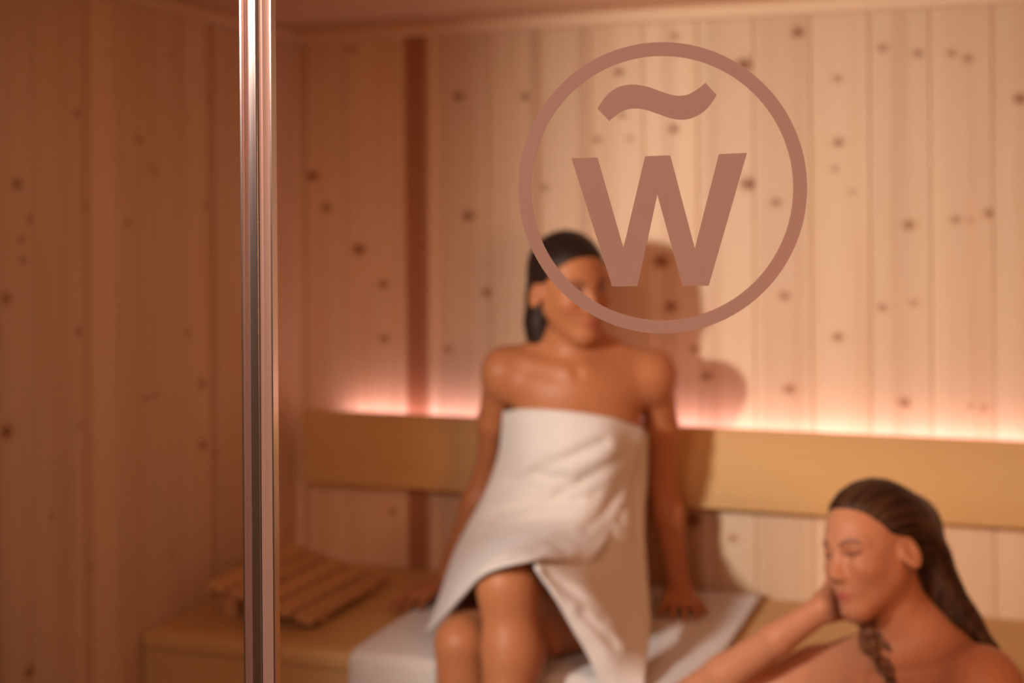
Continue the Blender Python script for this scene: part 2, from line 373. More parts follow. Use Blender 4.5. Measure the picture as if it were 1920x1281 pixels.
# matte emblem stuck on the right pane: ring, wave and letter W
lg = tag(empty('emblem_decal', (-0.277, YG - 0.0041, 1.773)), 'matte rose emblem on the glass, letter W under a wave inside a ring', 'decal')
def G(px, py): p = W(px, py, YG); return (p[0], p[2])
def decal(name, loops):
    """flat film 0.3 mm thick from an outer loop and, for the ring, an inner loop"""
    bm = bmesh.new(); yo = YG - 0.0041
    if len(loops) == 2:
        n = len(loops[0]); vv = [[[bm.verts.new((x, y, z)) for x, z in lp] for lp in loops] for y in (yo, yo - 0.0003)]
        for k in range(2):
            for i in range(n):
                j = (i + 1) % n; bm.faces.new((vv[k][0][i], vv[k][0][j], vv[k][1][j], vv[k][1][i]))
                bm.faces.new((vv[0][k][i], vv[0][k][j], vv[1][k][j], vv[1][k][i]))
    else:
        lp = loops[0]; n = len(lp); vv = [[bm.verts.new((x, y, z)) for x, z in lp] for y in (yo, yo - 0.0003)]
        for k in range(2): bm.faces.new(vv[k])
        for i in range(n):
            j = (i + 1) % n; bm.faces.new((vv[0][i], vv[0][j], vv[1][j], vv[1][i]))
    bmesh.ops.recalc_face_normals(bm, faces=bm.faces[:])
    for v in bm.verts: v.co -= Vector(lg.location)
    me = bpy.data.meshes.new(name); bm.to_mesh(me); bm.free(); return link(name, me, M_film, lg)
def ell(cx, cy, rx, ry, n=96): return [G(cx + rx * cos(2 * pi * i / n), cy + ry * sin(2 * pi * i / n)) for i in range(n)]
decal('ring', [ell(1245, 352.5, 270, 272.5), ell(1244, 353, 245, 247)])
decal('letter_w', [[G(*p) for p in ((1074.5, 297), (1123, 295.5), (1171.5, 465), (1212, 293.5), (1259, 291.5), (1305, 466), (1350, 289.5), (1402.5, 287), (1331, 535.5), (1282, 536), (1235, 365), (1198, 536), (1150.5, 537))]])
def crv(p, n=10):
    out = []
    for i in range(len(p) - 1):
        a, b, c, d = [np.array(p[min(max(j, 0), len(p) - 1)], float) for j in (i - 1, i, i + 1, i + 2)]
        for k in range(n):
            s = k / n; out.append(tuple(0.5 * ((2 * b) + (c - a) * s + (2 * a - 5 * b + 4 * c - d) * s * s + (3 * b - a - 3 * c + d) * s ** 3)))
    return out + [tuple(p[-1])]
upper = [(1123, 204), (1140, 180), (1160, 165), (1186, 159.5), (1215, 163), (1245, 173.5), (1270, 180), (1292, 178), (1312, 166.5), (1325, 156)]
lower = [(1346, 179), (1330, 202), (1311, 217), (1287, 225), (1262, 223), (1238, 215), (1212, 206.5), (1187, 204.5), (1166, 211), (1145, 227.5)]
decal('wave', [[G(*p) for p in crv(upper) + crv(lower)]])

# ------------------------------------------------------------------ bath towel spread on the upper bench
def cr_mat(n_in, n_out):                                  # Catmull-Rom interpolation matrix
    A = np.zeros((n_out, n_in))
    for r in range(n_out):
        u = r / (n_out - 1) * (n_in - 1); i = min(int(u), n_in - 2); s = u - i
        ws = [0.5 * (-s + 2 * s * s - s ** 3), 0.5 * (2 - 5 * s * s + 3 * s ** 3), 0.5 * (s + 4 * s * s - 3 * s ** 3), 0.5 * (-s * s + s ** 3)]
        idx = [i - 1, i, i + 1, i + 2]
        for k, wgt in zip(idx, ws):
            if k < 0: A[r, 0] += 2 * wgt; A[r, 1] -= wgt
            elif k > n_in - 1: A[r, n_in - 1] += 2 * wgt; A[r, n_in - 2] -= wgt
            else: A[r, k] += wgt
    return A
def grid(ctrl, nr, nc):
    c = np.array(ctrl, float); return np.einsum('ri,ijk,cj->rck', cr_mat(c.shape[0], nr), c, cr_mat(c.shape[1], nc))
def grid_faces(nr, nc, base=0): return [(base + r * nc + c, base + r * nc + c + 1, base + (r + 1) * nc + c + 1, base + (r + 1) * nc + c) for r in range(nr - 1) for c in range(nc - 1)]
def cloth(name, verts, faces, mat, thick, off=0.0, parent=None):
    me = bpy.data.meshes.new(name); me.from_pydata([tuple(v) for v in verts], [], faces); o = link(name, me, mat, parent, True)
    m = o.modifiers.new('thickness', 'SOLIDIFY'); m.thickness = thick; m.offset = off
    return o
tx0, tx1 = -1.255, -0.565
rows = []
zt = ZB + 0.0075
for (y, z) in ((3.165, zt), (3.0, zt), (2.85, zt), (2.70, zt), (2.57, zt), (2.522, zt - 0.001), (2.502, zt - 0.006), (2.496, zt - 0.03), (2.493, zt - 0.11), (2.492, zt - 0.20)):
    rows.append([(tx0 + (tx1 - tx0) * k / 6 + 0.004 * sin(3 * y + k), y + 0.004 * sin(k * 2.1), z) for k in range(7)])
g = grid(rows, 60, 60)
for r in range(60):
    for c in range(60):
        x, y, z = g[r, c]
        if y > 2.53: g[r, c, 2] += 0.0009 * (1 + sin(9 * x + 14 * y)) * (0.5 + 0.5 * sin(23 * x - 8 * y + 1)) 
        else: g[r, c, 1] -= 0.004 * (1 + sin(26 * x)) * min(1, (zt - z) * 8)
bt = cloth('bench_towel', g.reshape(-1, 3), grid_faces(60, 60), M_towel, 0.007)
tag(bt, 'white bath towel spread flat over the upper bench under the seated woman', 'towel')

# ------------------------------------------------------------------ bodies: signed distance fields turned into one mesh
class SDF:
    def __init__(s, lo, hi, res):
        s.ax = [np.arange(lo[i], hi[i] + res, res, dtype=np.float32) for i in range(3)]
        s.f = np.full([len(a) for a in s.ax], 0.5, np.float32); s.res = res
    def win(s, lo, hi):
        sl = []
        for i in range(3):
            a = np.searchsorted(s.ax[i], lo[i]); b = np.searchsorted(s.ax[i], hi[i]); sl.append(slice(max(a, 0), max(b, a + 1)))
        sl = tuple(sl); g = [s.ax[i][sl[i]] for i in range(3)]
        return sl, g[0][:, None, None], g[1][None, :, None], g[2][None, None, :]
    def op(s, sl, d, k, mode):
        f = s.f[sl]
        if f.size == 0: return
        if mode == 'sub':
            a, b = -f, d; h = np.maximum(k - np.abs(a - b), 0) / k; s.f[sl] = -(np.minimum(a, b) - h * h * k / 4)
        else:
            h = np.maximum(k - np.abs(f - d), 0) / k; s.f[sl] = np.minimum(f, d) - h * h * k / 4
    def cone(s, a, b, ra, rb, k=0.02, mode='add'):
        a = np.array(a, float); b = np.array(b, float); m = max(ra, rb) + k + 0.012
        sl, x, y, z = s.win(np.minimum(a, b) - m, np.maximum(a, b) + m); ab = b - a; L2 = ab @ ab + 1e-12
        t = np.clip(((x - a[0]) * ab[0] + (y - a[1]) * ab[1] + (z - a[2]) * ab[2]) / L2, 0, 1)
        d = np.sqrt((x - a[0] - t * ab[0]) ** 2 + (y - a[1] - t * ab[1]) ** 2 + (z - a[2] - t * ab[2]) ** 2) - (ra + (rb - ra) * t)
        s.op(sl, d.astype(np.float32), k, mode)
    def chain(s, pts, rs, k=0.02, mode='add'):
        for i in range(len(pts) - 1): s.cone(pts[i], pts[i + 1], rs[i], rs[i + 1], k, mode)
    def ell(s, c, r, Mx=None, k=0.02, mode='add'):
        c = np.array(c, float); r = np.array(r, float); Mx = np.eye(3) if Mx is None else Mx      # columns = ellipsoid axes
        m = np.sqrt((Mx ** 2) @ (r ** 2)) + k + 0.012
        sl, x, y, z = s.win(c - m, c + m); X0 = [x - c[0], y - c[1], z - c[2]]
        q = [(X0[0] * Mx[0, i] + X0[1] * Mx[1, i] + X0[2] * Mx[2, i]) / r[i] for i in range(3)]
        k0 = np.sqrt(q[0] ** 2 + q[1] ** 2 + q[2] ** 2); k1 = np.sqrt((q[0] / r[0]) ** 2 + (q[1] / r[1]) ** 2 + (q[2] / r[2]) ** 2) + 1e-6
        s.op(sl, (k0 * (k0 - 1) / k1).astype(np.float32), k, mode)
    def mesh(s):
        f = s.f; f[0] = f[-1] = 0.5; f[:, 0] = f[:, -1] = 0.5; f[:, :, 0] = f[:, :, -1] = 0.5
        inn = f < 0; n = np.array(f.shape) - 1
        cs = [inn[i:n[0] + i, j:n[1] + j, l:n[2] + l] for i in (0, 1) for j in (0, 1) for l in (0, 1)]
        anyv = cs[0].copy(); allv = cs[0].copy()
        for c in cs[1:]: anyv |= c; allv &= c
        act = np.argwhere(anyv & ~allv); idx = np.full(n, -1, np.int32); idx[tuple(act.T)] = np.arange(len(act))
        acc = np.zeros((len(act), 3)); cnt = np.zeros(len(act))
        corner = lambda o: f[act[:, 0] + o[0], act[:, 1] + o[1], act[:, 2] + o[2]]
        vals = {(i, j, l): corner((i, j, l)) for i in (0, 1) for j in (0, 1) for l in (0, 1)}
        for axis in range(3):
            o1, o2 = [k for k in range(3) if k != axis]
            for p in (0, 1):
                for q in (0, 1):
                    c0 = [0, 0, 0]; c0[o1] = p; c0[o2] = q; c1 = list(c0); c1[axis] = 1
                    v0, v1 = vals[tuple(c0)], vals[tuple(c1)]; cr = (v0 < 0) != (v1 < 0)
                    t = np.where(cr, v0 / np.where(cr, v0 - v1, 1), 0); pos = np.tile(np.array(c0, float), (len(act), 1)); pos[:, axis] = t
                    acc[cr] += pos[cr]; cnt[cr] += 1
        loc = (act + acc / cnt[:, None]) * s.res + np.array([a[0] for a in s.ax])
        quads = []
        for axis in range(3):
            o1, o2 = (axis + 1) % 3, (axis + 2) % 3
            sa = [slice(None)] * 3; sb = [slice(None)] * 3; sa[axis] = slice(0, -1); sb[axis] = slice(1, None)
            A, B = inn[tuple(sa)], inn[tuple(sb)]; e = np.argwhere(A != B); fl = A[tuple(e.T)]
            def cell(d1, d2): c = e.copy(); c[:, o1] -= d1; c[:, o2] -= d2; return idx[tuple(c.T)]
            q = np.stack([cell(1, 1), cell(0, 1), cell(0, 0), cell(1, 0)], 1); q[~fl] = q[~fl][:, ::-1]; quads.append(q)
        return loc, np.concatenate(quads)
def relax(v, q, it=2, lam=0.5):
    a = np.concatenate([q[:, 0], q[:, 1], q[:, 2], q[:, 3]]); b = np.concatenate([q[:, 1], q[:, 2], q[:, 3], q[:, 0]])
    deg = np.bincount(a, minlength=len(v)) + np.bincount(b, minlength=len(v))
    for _ in range(it):
        s = np.zeros_like(v)
        for k in range(3): s[:, k] = np.bincount(a, v[b, k], len(v)) + np.bincount(b, v[a, k], len(v))
        v = v + lam * (s / deg[:, None] - v)
    return v
def np_mesh(name, v, q, mat, parent=None, attr=None):
    me = bpy.data.meshes.new(name); me.vertices.add(len(v)); me.vertices.foreach_set('co', v.astype(np.float32).ravel())
    me.loops.add(q.size); me.loops.foreach_set('vertex_index', q.astype(np.int32).ravel())
    me.polygons.add(len(q)); me.polygons.foreach_set('loop_start', np.arange(len(q), dtype=np.int32) * 4)
    me.update(calc_edges=True); me.validate()
    if attr:
        nm, kind, data = attr
        if kind == 'c':
            a = me.attributes.new(nm, 'FLOAT_COLOR', 'POINT'); a.data.foreach_set('color', np.c_[data, np.ones(len(v))].astype(np.float32).ravel())
        else:
            a = me.attributes.new(nm, 'FLOAT_VECTOR', 'POINT'); a.data.foreach_set('vector', data.astype(np.float32).ravel())
    return link(name, me, mat, parent, True)
def frame(fwd, up=(0, 0, 1), roll=0.0):                   # columns: side, forward, up
    f = np.array(fwd, float); f /= np.linalg.norm(f); sd = np.cross(f, up); sd /= np.linalg.norm(sd); u = np.cross(sd, f)
    sd, u = sd * cos(roll) + u * sin(roll), u * cos(roll) - sd * sin(roll)
    return np.stack([sd, f, u], 1)

def head(B, H, Mx, s, closed=False):
    P = lambda x, y, z: H + Mx @ (np.array([x, y, z]) * s)
    E = lambda c, r, k=0.02, mode='add', rot=None: B.ell(P(*c), np.array(r) * s, Mx if rot is None else Mx @ rot, k * s, mode)
    Cn = lambda a, b, ra, rb, k=0.02, mode='add': B.cone(P(*a), P(*b), ra * s, rb * s, k * s, mode)
    E((0, -.014, .030), (.073, .092, .084))
    E((0, .026, -.012), (.059, .056, .088), .03)
    Cn((0, .020, -.052), (0, .058, -.097), .052, .019, .025)
    for x in (-1, 1):
        Cn((x * .047, .002, -.042), (x * .013, .059, -.098), .018, .015, .03)       # jaw line
        E((x * .035, .053, -.031), (.024, .026, .023), .025)                        # cheek
        Cn((x * .012, .077, .017), (x * .044, .060, .014), .009, .009, .014)        # brow ridge
        E((x * .031, .088, .001), (.017, .013, .010), None or .012, 'sub')
    E((0, .066, -.058), (.030, .020, .026), .02)                                     # upper jaw
    Cn((0, .076, .010), (0, .0985, -.036), .0070, .0088, .017)
    for x in (-1, 1):
        E((x * .0100, .089, -.041), (.0070, .0080, .0062), .009)
        E((x * .031, .0725, -.001), (.0135, .0095, .0085), .004)                     # lids over the eye
        rot = np.array([[cos(.35 * x), 0, -sin(.35 * x)], [0, 1, 0], [sin(.35 * x), 0, cos(.35 * x)]])
        rot = rot @ np.array([[cos(.30), -x * sin(.30), 0], [x * sin(.30), cos(.30), 0], [0, 0, 1]])
        E((x * .078, -.013, -.012), (.0080, .0195, .0325), .008, 'add', rot)
        E((x * .0875, -.009, -.009), (.0078, .0115, .0205), .004, 'sub', rot)
    E((0, .0835, -.0690), (.017, .0065, .0040), .007)
    E((0, .0825, -.0780), (.014, .0070, .0050), .007)
    Cn((-.018, .0895, -.0735), (.018, .0895, -.0735), .0014, .0014, .003, 'sub')
    E((0, .070, -.099), (.015, .013, .013), .012)
    return P
def face_tone(v, H, Mx, s, base, lips, closed):
    l = ((v - H) @ Mx) / s; tone = np.tile(np.array(base), (len(v), 1))
    def blend(mask, c): 
        m = np.clip(mask, 0, 1)[:, None]; tone[:] = tone * (1 - m) + np.array(c) * m
    near = (np.abs(l[:, 0]) < .12) & (l[:, 1] > 0) & (np.abs(l[:, 2]) < .13)
    g = lambda c, r: np.where(near, np.exp(-(((l[:, 0] - c[0]) / r[0]) ** 2 + ((l[:, 2] - c[1]) / r[1]) ** 2) ** 2), 0)
    for x in (-1, 1):
        blend(g((x * .040, -.036), (.022, .018)) * .35, (base[0] * .95, base[1] * .62, base[2] * .60))
        bz = .020 - ((np.abs(l[:, 0]) - .032) / .05) ** 2 * .05
        blend(np.where(near & (l[:, 0] * x > .013) & (l[:, 0] * x < .050), np.exp(-((l[:, 2] - bz) / .0034) ** 2), 0) * .95, (.07, .025, .015))
        if closed:
            ez = -.0045 + ((l[:, 0] - x * .031) / .016) ** 2 * .004
            blend(np.where(near & (np.abs(l[:, 0] - x * .031) < .017), np.exp(-((l[:, 2] - ez) / .0028) ** 2), 0), (.03, .012, .01))
            blend(g((x * .031, .001), (.019, .011)) * .55, (base[0] * .5, base[1] * .36, base[2] * .33))  # eye socket shade painted into the skin tone
        else:
            blend(g((x * .031, .000), (.021, .012)) * .7, (base[0] * .45, base[1] * .35, base[2] * .3))  # painted shade that deepens the sockets round the open eyes
            blend(g((x * .031, -.001), (.0115, .0050)), (.55, .42, .36)); blend(g((x * .031, -.001), (.0055, .0055)), (.02, .008, .006))
            blend(np.where(near & (np.abs(l[:, 0] - x * .031) < .015), np.exp(-((l[:, 2] - .0045) / .0022) ** 2), 0), (.02, .008, .006))
    blend(g((0, -.0735), (.0185, .0085)) * np.where(l[:, 1] > .06, .95, 0), lips)
    return tone

def hand(B, wrist, fwd, dorsal, side, s=1.0, curl=(10, 12, 8), spread=6, r=0.0078):
    """palm, four fingers of unequal length and a thumb; side = +1 puts the thumb on fwd x dorsal"""
    f = np.array(fwd, float); f /= np.linalg.norm(f); d = np.array(dorsal, float); d -= f * (d @ f); d /= np.linalg.norm(d)
    l = np.cross(f, d) * side; P = lambda x, y, z: wrist + (l * x + f * y + d * z) * s
    fing = [(.027, .086, .066, 1.5), (.009, .092, .075, .4), (-.010, .087, .069, -.6), (-.027, .077, .053, -1.7)]
    for x, y, ln, sp in fing:
        B.cone(P(x * .55, .008, 0), P(x, y, 0), .0135 * s, .0105 * s, .012)
        p = np.array([x, y, 0.0]); a = 0.0; yaw = radians(sp * spread)
        rr = [r, r * .96, r * .88, r * .76]
        for j, (fr, cu) in enumerate(zip((.45, .30, .25), curl)):
            a += radians(cu); q = p + ln * fr * np.array([sin(yaw) * cos(a), cos(yaw) * cos(a), -sin(a)])
            B.cone(P(*p), P(*q), rr[j] * s, rr[j + 1] * s, .004); p = q
    B.cone(P(.014, .018, -.006), P(.040, .052, -.012), .0150 * s, .0110 * s, .012)
    B.cone(P(.040, .052, -.012), P(.052, .080, -.018), .0100 * s, .0090 * s, .005)
    B.cone(P(.052, .080, -.018), P(.055, .102, -.024), .0088 * s, .0070 * s, .004)

def hair_cap(Hs, H, Mx, s, hairline, grow=1.0):
    """scalp volume cut back to a hairline y(z) in the head's own frame"""
    lo, hi = H - .15, H + .15; sl, x, y, z = Hs.win(lo, hi)
    P = np.stack(np.broadcast_arrays(x - H[0], y - H[1], z - H[2]), -1) @ Mx / s
    lx, ly, lz = P[..., 0], P[..., 1], P[..., 2]
    c = np.array((0, -.017, .031)); r = np.array((.081, .100, .0915)) * grow
    q = [(lx - c[0]) / r[0], (ly - c[1]) / r[1], (lz - c[2]) / r[2]]
    k0 = np.sqrt(q[0] ** 2 + q[1] ** 2 + q[2] ** 2); d = (k0 - 1) * r.min()
    zz, yy = zip(*hairline); cut = ly - np.interp(lz, zz, yy) - np.where(lz > .045, .018 * (1 - (lx / .07) ** 2), 0)
    tp = np.clip((cut + .035) / .035, 0, 1); d = np.maximum(d + .0065 * tp * tp, cut)
    ridge = .0006 * (1 - np.clip((cut + .035) / .03, 0, 1)) * np.sin(np.arctan2(lx, lz + .02) * 46 + ly * 25)
    Hs.op(sl, ((d + ridge) * s).astype(np.float32), .004, 'add')
def strands(v, H, Mx, sc=70.0):
    """a coordinate that is stretched along the hair: distance along the tail is compressed"""
    l = v - v.mean(0); a = np.stack([l[:, 0] * sc * 2, l[:, 1] * sc * 2, l[:, 2] * sc * 0.12], 1)
    if H is None: return a
    c = (v - H) @ Mx; ang = np.arctan2(c[:, 0], c[:, 2] + .03); b = np.stack([ang * 14, c[:, 1] * 8, np.zeros(len(v))], 1)
    return np.where(((c[:, 2] > -.01) & (c[:, 1] > -.08))[:, None], b, a)
HAIRLINE = [(-.14, -.035), (-.05, -.034), (-.02, -.030), (.012, -.012), (.024, .022), (.045, .038), (.062, .046), (.078, .060), (.095, .08), (.13, .12)]

# ------------------------------------------------------------------ the woman in the towel
ZS = ZB + 0.0145                                            # top of the towel she sits on
R3 = 0.0034
B = SDF((-1.40, 2.12, 0.44), (-0.52, 3.17, 1.78), R3)
rsh, lsh = W(943, 694, 2.835), W(1227, 699, 2.93)            # shoulder at image left / right
ax = lsh - rsh; ax[2] = 0; ax /= np.linalg.norm(ax); TM = np.stack([ax, np.cross((0, 0, 1), ax), (0, 0, 1)], 1)
pel = W(1076, 1065, 2.93); pel[2] = ZS + .100
waist = W(1080, 930, 2.905); chest = W(1084, 800, 2.875); upc = W(1083, 735, 2.872)
B.ell(pel, (.140, .105, .102), TM, .03); B.ell(pel + (0, 0, .09), (.122, .090, .12), TM, .05)
B.ell(waist, (.104, .078, .13), TM, .05); B.ell(chest, (.134, .090, .125), TM, .04); B.ell(upc, (.130, .076, .075), TM, .035)
fr = -TM[:, 1]
for sx in (-1, 1): B.ell(chest + ax * sx * .058 + fr * .050 + np.array((0, 0, -.03)), (.046, .040, .05), TM, .03)
B.cone(rsh - (0, 0, .004), upc + (0, 0, .012), .036, .054, .05); B.cone(lsh - (0, 0, .004), upc + (0, 0, .012), .036, .054, .05)
nb = W(1078, 672, 2.875); H1 = W(1070, 537, 2.85)
B.cone(nb - (0, 0, .03), H1 + np.array((0, .012, -.06)), .056, .047, .03)
for a, t in ((rsh, .55), (lsh, .55)): B.cone(H1 * .28 + nb * .72 + fr * -.02, nb + (a - nb) * .86 + np.array((0, 0, .013)) - fr * .008, .036, .024, .045)
notch = upc + fr * .074 + np.array((0, 0, .050))
for a in (rsh, lsh): B.cone(notch + (a - notch) * .08, notch + (a - notch) * .85 + np.array((0, 0, .024)) + fr * .006, .0055, .0065, .024)
B.ell(notch + fr * .012 + np.array((0, 0, .006)), (.011, .012, .012), TM, .02, 'sub')
for a in (rsh, lsh): B.ell(a + np.array((0, 0, -.012)), (.039, .042, .052), TM, .035)
# arm at image right, hand flat on the bench
el = W(1240, 905, 3.055); wr = W(1270, 1106, 3.045); wr[2] = ZS + .042
B.chain([lsh, lsh * .5 + el * .5 + ax * .006, el], [.040, .037, .033], .016); B.chain([el, el * .7 + wr * .3 + ax * .004, wr], [.035, .035, .0235], .02)
B.cone(wr, wr + np.array((.02, -.05, -.022)), .023, .018, .015)
hand(B, wr + np.array((.006, -.006, -.012)), (.22, -.93, -.12), (.0, .1, 1), -1, .98, (4, 9, 7), 8)
# arm at image left, mostly behind the towel
el2 = W(920, 885, 2.95); wr2 = W(838, 1100, 2.925); wr2[2] = ZS + .042
B.chain([rsh, rsh * .5 + el2 * .5 - ax * .006, el2], [.039, .035, .031], .016); B.chain([el2, el2 * .7 + wr2 * .3, wr2], [.034, .034, .0235], .02)
hand(B, wr2 + np.array((-.006, -.006, -.014)), (-.30, -.93, -.12), (.0, .1, 1), 1, .98, (4, 9, 7), 8)
# legs: the one at image right crosses over the other
hipL = pel + ax * .075 + fr * .02 + np.array((0, 0, -.016)); hipR = pel - ax * .080 + fr * .02 + np.array((0, 0, -.012))
knL = W(955, 1100, 2.47); knR = W(868, 1208, 2.50)
B.chain([hipL, hipL * .5 + knL * .5 + np.array((.012, 0, -.030)), hipL * .2 + knL * .8 + np.array((.004, 0, -.010)), knL], [.084, .080, .064, .056], .03)
B.chain([hipR, hipR * .5 + knR * .5 + np.array((0, 0, -.004)), knR], [.084, .072, .054], .03)
B.cone(W(1095, 1160, 2.69), W(1026, 1174, 2.585), .070, .058, .03)
B.ell(knL + np.array((-.002, -.016, .008)), (.040, .038, .046), None, .02)
anL = W(948, 1515, 2.36); anR = W(862, 1500, 2.43); anR[2] = 0.545
cl_ = knL * .68 + anL * .32 + np.array((.004, .018, 0)); cr_ = knR * .68 + anR * .32 + np.array((0, .018, 0))
B.chain([knL, cl_, knL * .4 + anL * .6 + np.array((0, .008, 0)), anL], [.054, .055, .043, .031], .025)
B.chain([knR, cr_, knR * .4 + anR * .6 + np.array((0, .008, 0)), anR], [.053, .054, .042, .031], .008)
def foot(an, fwd, down):
    f = np.array(fwd, float); f /= np.linalg.norm(f); d = np.array(down, float); sd = np.cross(f, d)
    B.cone(an, an + d * .045 - f * .025, .032, .030, .02); B.cone(an + d * .01, an + f * .09 + d * .052, .033, .024, .03)
    B.cone(an + d * .055 - f * .02, an + f * .09 + d * .062, .024, .020, .03)
    for j in range(5): B.cone(an + f * .08 + d * .062 + sd * (j - 2) * .014, an + f * (.145 - .008 * j) + d * .07 + sd * (j - 2) * .0165, .016, (.012, .009, .009, .008, .008)[j], .008)
foot(anR, (-.35, -.94, 0), (0, 0, -1)); foot(anL, (-.25, -.80, -.45), (.0, .45, -.85))
F1 = frame((.75, -.66, -.04), roll=radians(-2))
head(B, H1, F1, .965)
v, q = B.mesh(); v = relax(v, q, 2)
m_ = v[:, 1] > 2.474; v[m_, 2] = np.maximum(v[m_, 2], ZS + .0006)
m_ = v[:, 2] < ZB + .0145; v[m_, 1] = np.minimum(v[m_, 1], 2.473)
SK1 = (0.42, 0.150, 0.056)
p1 = tag(empty('person', (pel[0], pel[1], ZS)), 'person wrapped in a white towel sitting cross-legged on the upper bench, leaning on both hands', 'person')
def child_np(root, name, v, q, mat, attr):
    o = np_mesh(name, v - np.array(root.location), q, mat, root, attr); return o
tone1 = face_tone(v, H1, F1, .965, SK1, (.36, .075, .065), False)
body1 = child_np(p1, 'body', v, q, M_skin, ('tone', 'c', tone1)); del B
Hs = SDF(H1 - .24, H1 + np.array((.16, .22, .18)), .0028)
hair_cap(Hs, H1, F1, .965, [(-.14, -.035), (-.05, -.030), (-.02, -.026), (.006, -.004), (.016, .026), (.034, .044), (.050, .053), (.064, .062), (.082, .082), (.13, .12)])
Hs.chain([W(1035, 500, 2.90), W(1016, 560, 2.885), W(1014, 605, 2.872), W(1018, 640, 2.87), W(1022, 662, 2.875)], [.045, .028, .030, .026, .016], .03)
Hs.chain([W(1060, 520, 2.93), W(1050, 600, 2.94), W(1050, 660, 2.95)], [.06, .045, .035], .03)
Hs.chain([W(1100, 500, 2.93), W(1100, 560, 2.95), W(1090, 640, 2.96)], [.035, .035, .025], .03)
v, q = Hs.mesh(); v = relax(v, q, 1)
child_np(p1, 'hair', v, q, M_hair1, ('strand', 'v', strands(v, H1, F1)))

# towel wrapped round her: a front flap, an under layer and the back, points given as (image x, image y, depth)
front = [
 [(945, 772, 2.83), (990, 767, 2.775), (1070, 772, 2.752), (1145, 784, 2.785), (1206, 803, 2.865)],
 [(937, 850, 2.84), (990, 850, 2.765), (1066, 853, 2.740), (1138, 858, 2.770), (1189, 868, 2.860)],
 [(913, 920, 2.84), (978, 924, 2.785), (1052, 930, 2.765), (1118, 935, 2.785), (1169, 935, 2.850)],
 [(880, 983, 2.82), (955, 985, 2.750), (1032, 985, 2.720), (1095, 985, 2.735), (1149, 988, 2.800)],
 [(851, 1042, 2.76), (922, 1022, 2.640), (998, 1012, 2.590), (1063, 1018, 2.625), (1129, 1027, 2.690)],
 [(828, 1112, 2.66), (884, 1072, 2.510), (945, 1038, 2.450), (1030, 1034, 2.510), (1116, 1045, 2.630)],
 [(800, 1190, 2.56), (866, 1118, 2.450), (912, 1074, 2.400), (1000, 1050, 2.405), (1106, 1057, 2.590)]]
under = [
 [(1150, 796, 2.830), (1186, 801, 2.865), (1212, 813, 2.925)],
 [(1140, 880, 2.820), (1180, 885, 2.875), (1211, 893, 2.950)],
 [(1110, 960, 2.800), (1165, 965, 2.840), (1206, 972, 2.925)],
 [(1050, 1030, 2.650), (1140, 1040, 2.715), (1210, 1060, 2.880)],
 [(1003, 1054, 2.430), (1110, 1075, 2.560), (1216, 1130, 2.800)],
 [(1036, 1112, 2.425), (1120, 1130, 2.495), (1217, 1180, 2.680)],
 [(1072, 1178, 2.435), (1140, 1195, 2.470), (1213, 1225, 2.560)],
 [(1112, 1248, 2.450), (1155, 1272, 2.458), (1208, 1280, 2.478)],
 [(1125, 1300, 2.455), (1165, 1325, 2.460), (1205, 1330, 2.470)]]
valley = [([(1009, 879), (1055, 862), (1131, 829)], 9), ([(1047, 926), (1098, 896), (1157, 862)], 9), ([(925, 970), (996, 947), (1081, 938)], 9),
          ([(1098, 992), (1127, 968), (1155, 922)], 9), ([(1005, 1008), (1060, 1034)], 7), ([(900, 1008), (963, 1023), (1013, 1031)], 7),
          ([(960, 900), (1000, 890), (1060, 895)], 8), ([(870, 1080), (930, 1040)], 6)]
valley_u = [([(1022, 1078), (1080, 1120), (1131, 1162)], 9), ([(1090, 1150), (1150, 1210)], 8), ([(1157, 976), (1199, 1010)], 7), ([(1180, 830), (1192, 950), (1185, 1040)], 7), ([(1190, 1080), (1170, 1190)], 8)]
def seg_d(px, py, pl):
    best = np.full(px.shape, 1e9)
    for a, b in zip(pl[:-1], pl[1:]):
        a = np.array(a, float); ab = np.array(b, float) - a; t = np.clip(((px - a[0]) * ab[0] + (py - a[1]) * ab[1]) / (ab @ ab), 0, 1)
        best = np.minimum(best, np.hypot(px - a[0] - t * ab[0], py - a[1] - t * ab[1]))
    return best
def sheet(ctrl, nr, nc, folds):
    g = grid(ctrl, nr, nc); px, py, Y = g[..., 0], g[..., 1], g[..., 2]
    for pl, wd in folds:
        d = seg_d(px, py, pl); Y = Y + .007 * np.exp(-(d / wd) ** 2) - .003 * np.exp(-((d - 2.2 * wd) / wd) ** 2)
    Y = Y + .0015 * np.sin(px * .06 + py * .035) * np.sin(py * .05 - px * .02)
    return np.array([W(a, b, c) for a, b, c in zip(px.ravel(), py.ravel(), Y.ravel())])
vs = []; fs = []
a = sheet(front, 72, 52, valley); fs += grid_faces(72, 52, 0); vs.append(a); base = len(a)
a = sheet(under, 72, 30, valley_u); fs += grid_faces(72, 30, base); vs.append(a); base += len(a)
bk_ctrl = []
for i in range(5):
    L0 = W(*front[i][0]); Rr = W(*under[i][2])
    if i == 4: L0 = W(862, 1040, 2.80)
    zl = (L0[2] + Rr[2]) / 2; depth = [.0, .075, .095, .075, .0] if i < 3 else [.0, .10, .13, .10, .0]
    row = []
    for k, dd in enumerate(depth):
        p = L0 + (Rr - L0) * k / 4; p = p.copy(); p -= fr * dd
        if k in (1, 2, 3): p[2] = zl
        p[2] = max(p[2], ZS + .012); p[1] = min(p[1], 3.10); row.append(p)
    bk_ctrl.append(row)
a = grid(bk_ctrl, 40, 30).reshape(-1, 3); fs += grid_faces(40, 30, base); vs.append(a)
vs = np.concatenate(vs) - np.array(p1.location)
cloth('towel_wrap', vs, fs, M_towel, 0.007, 0.0, p1)

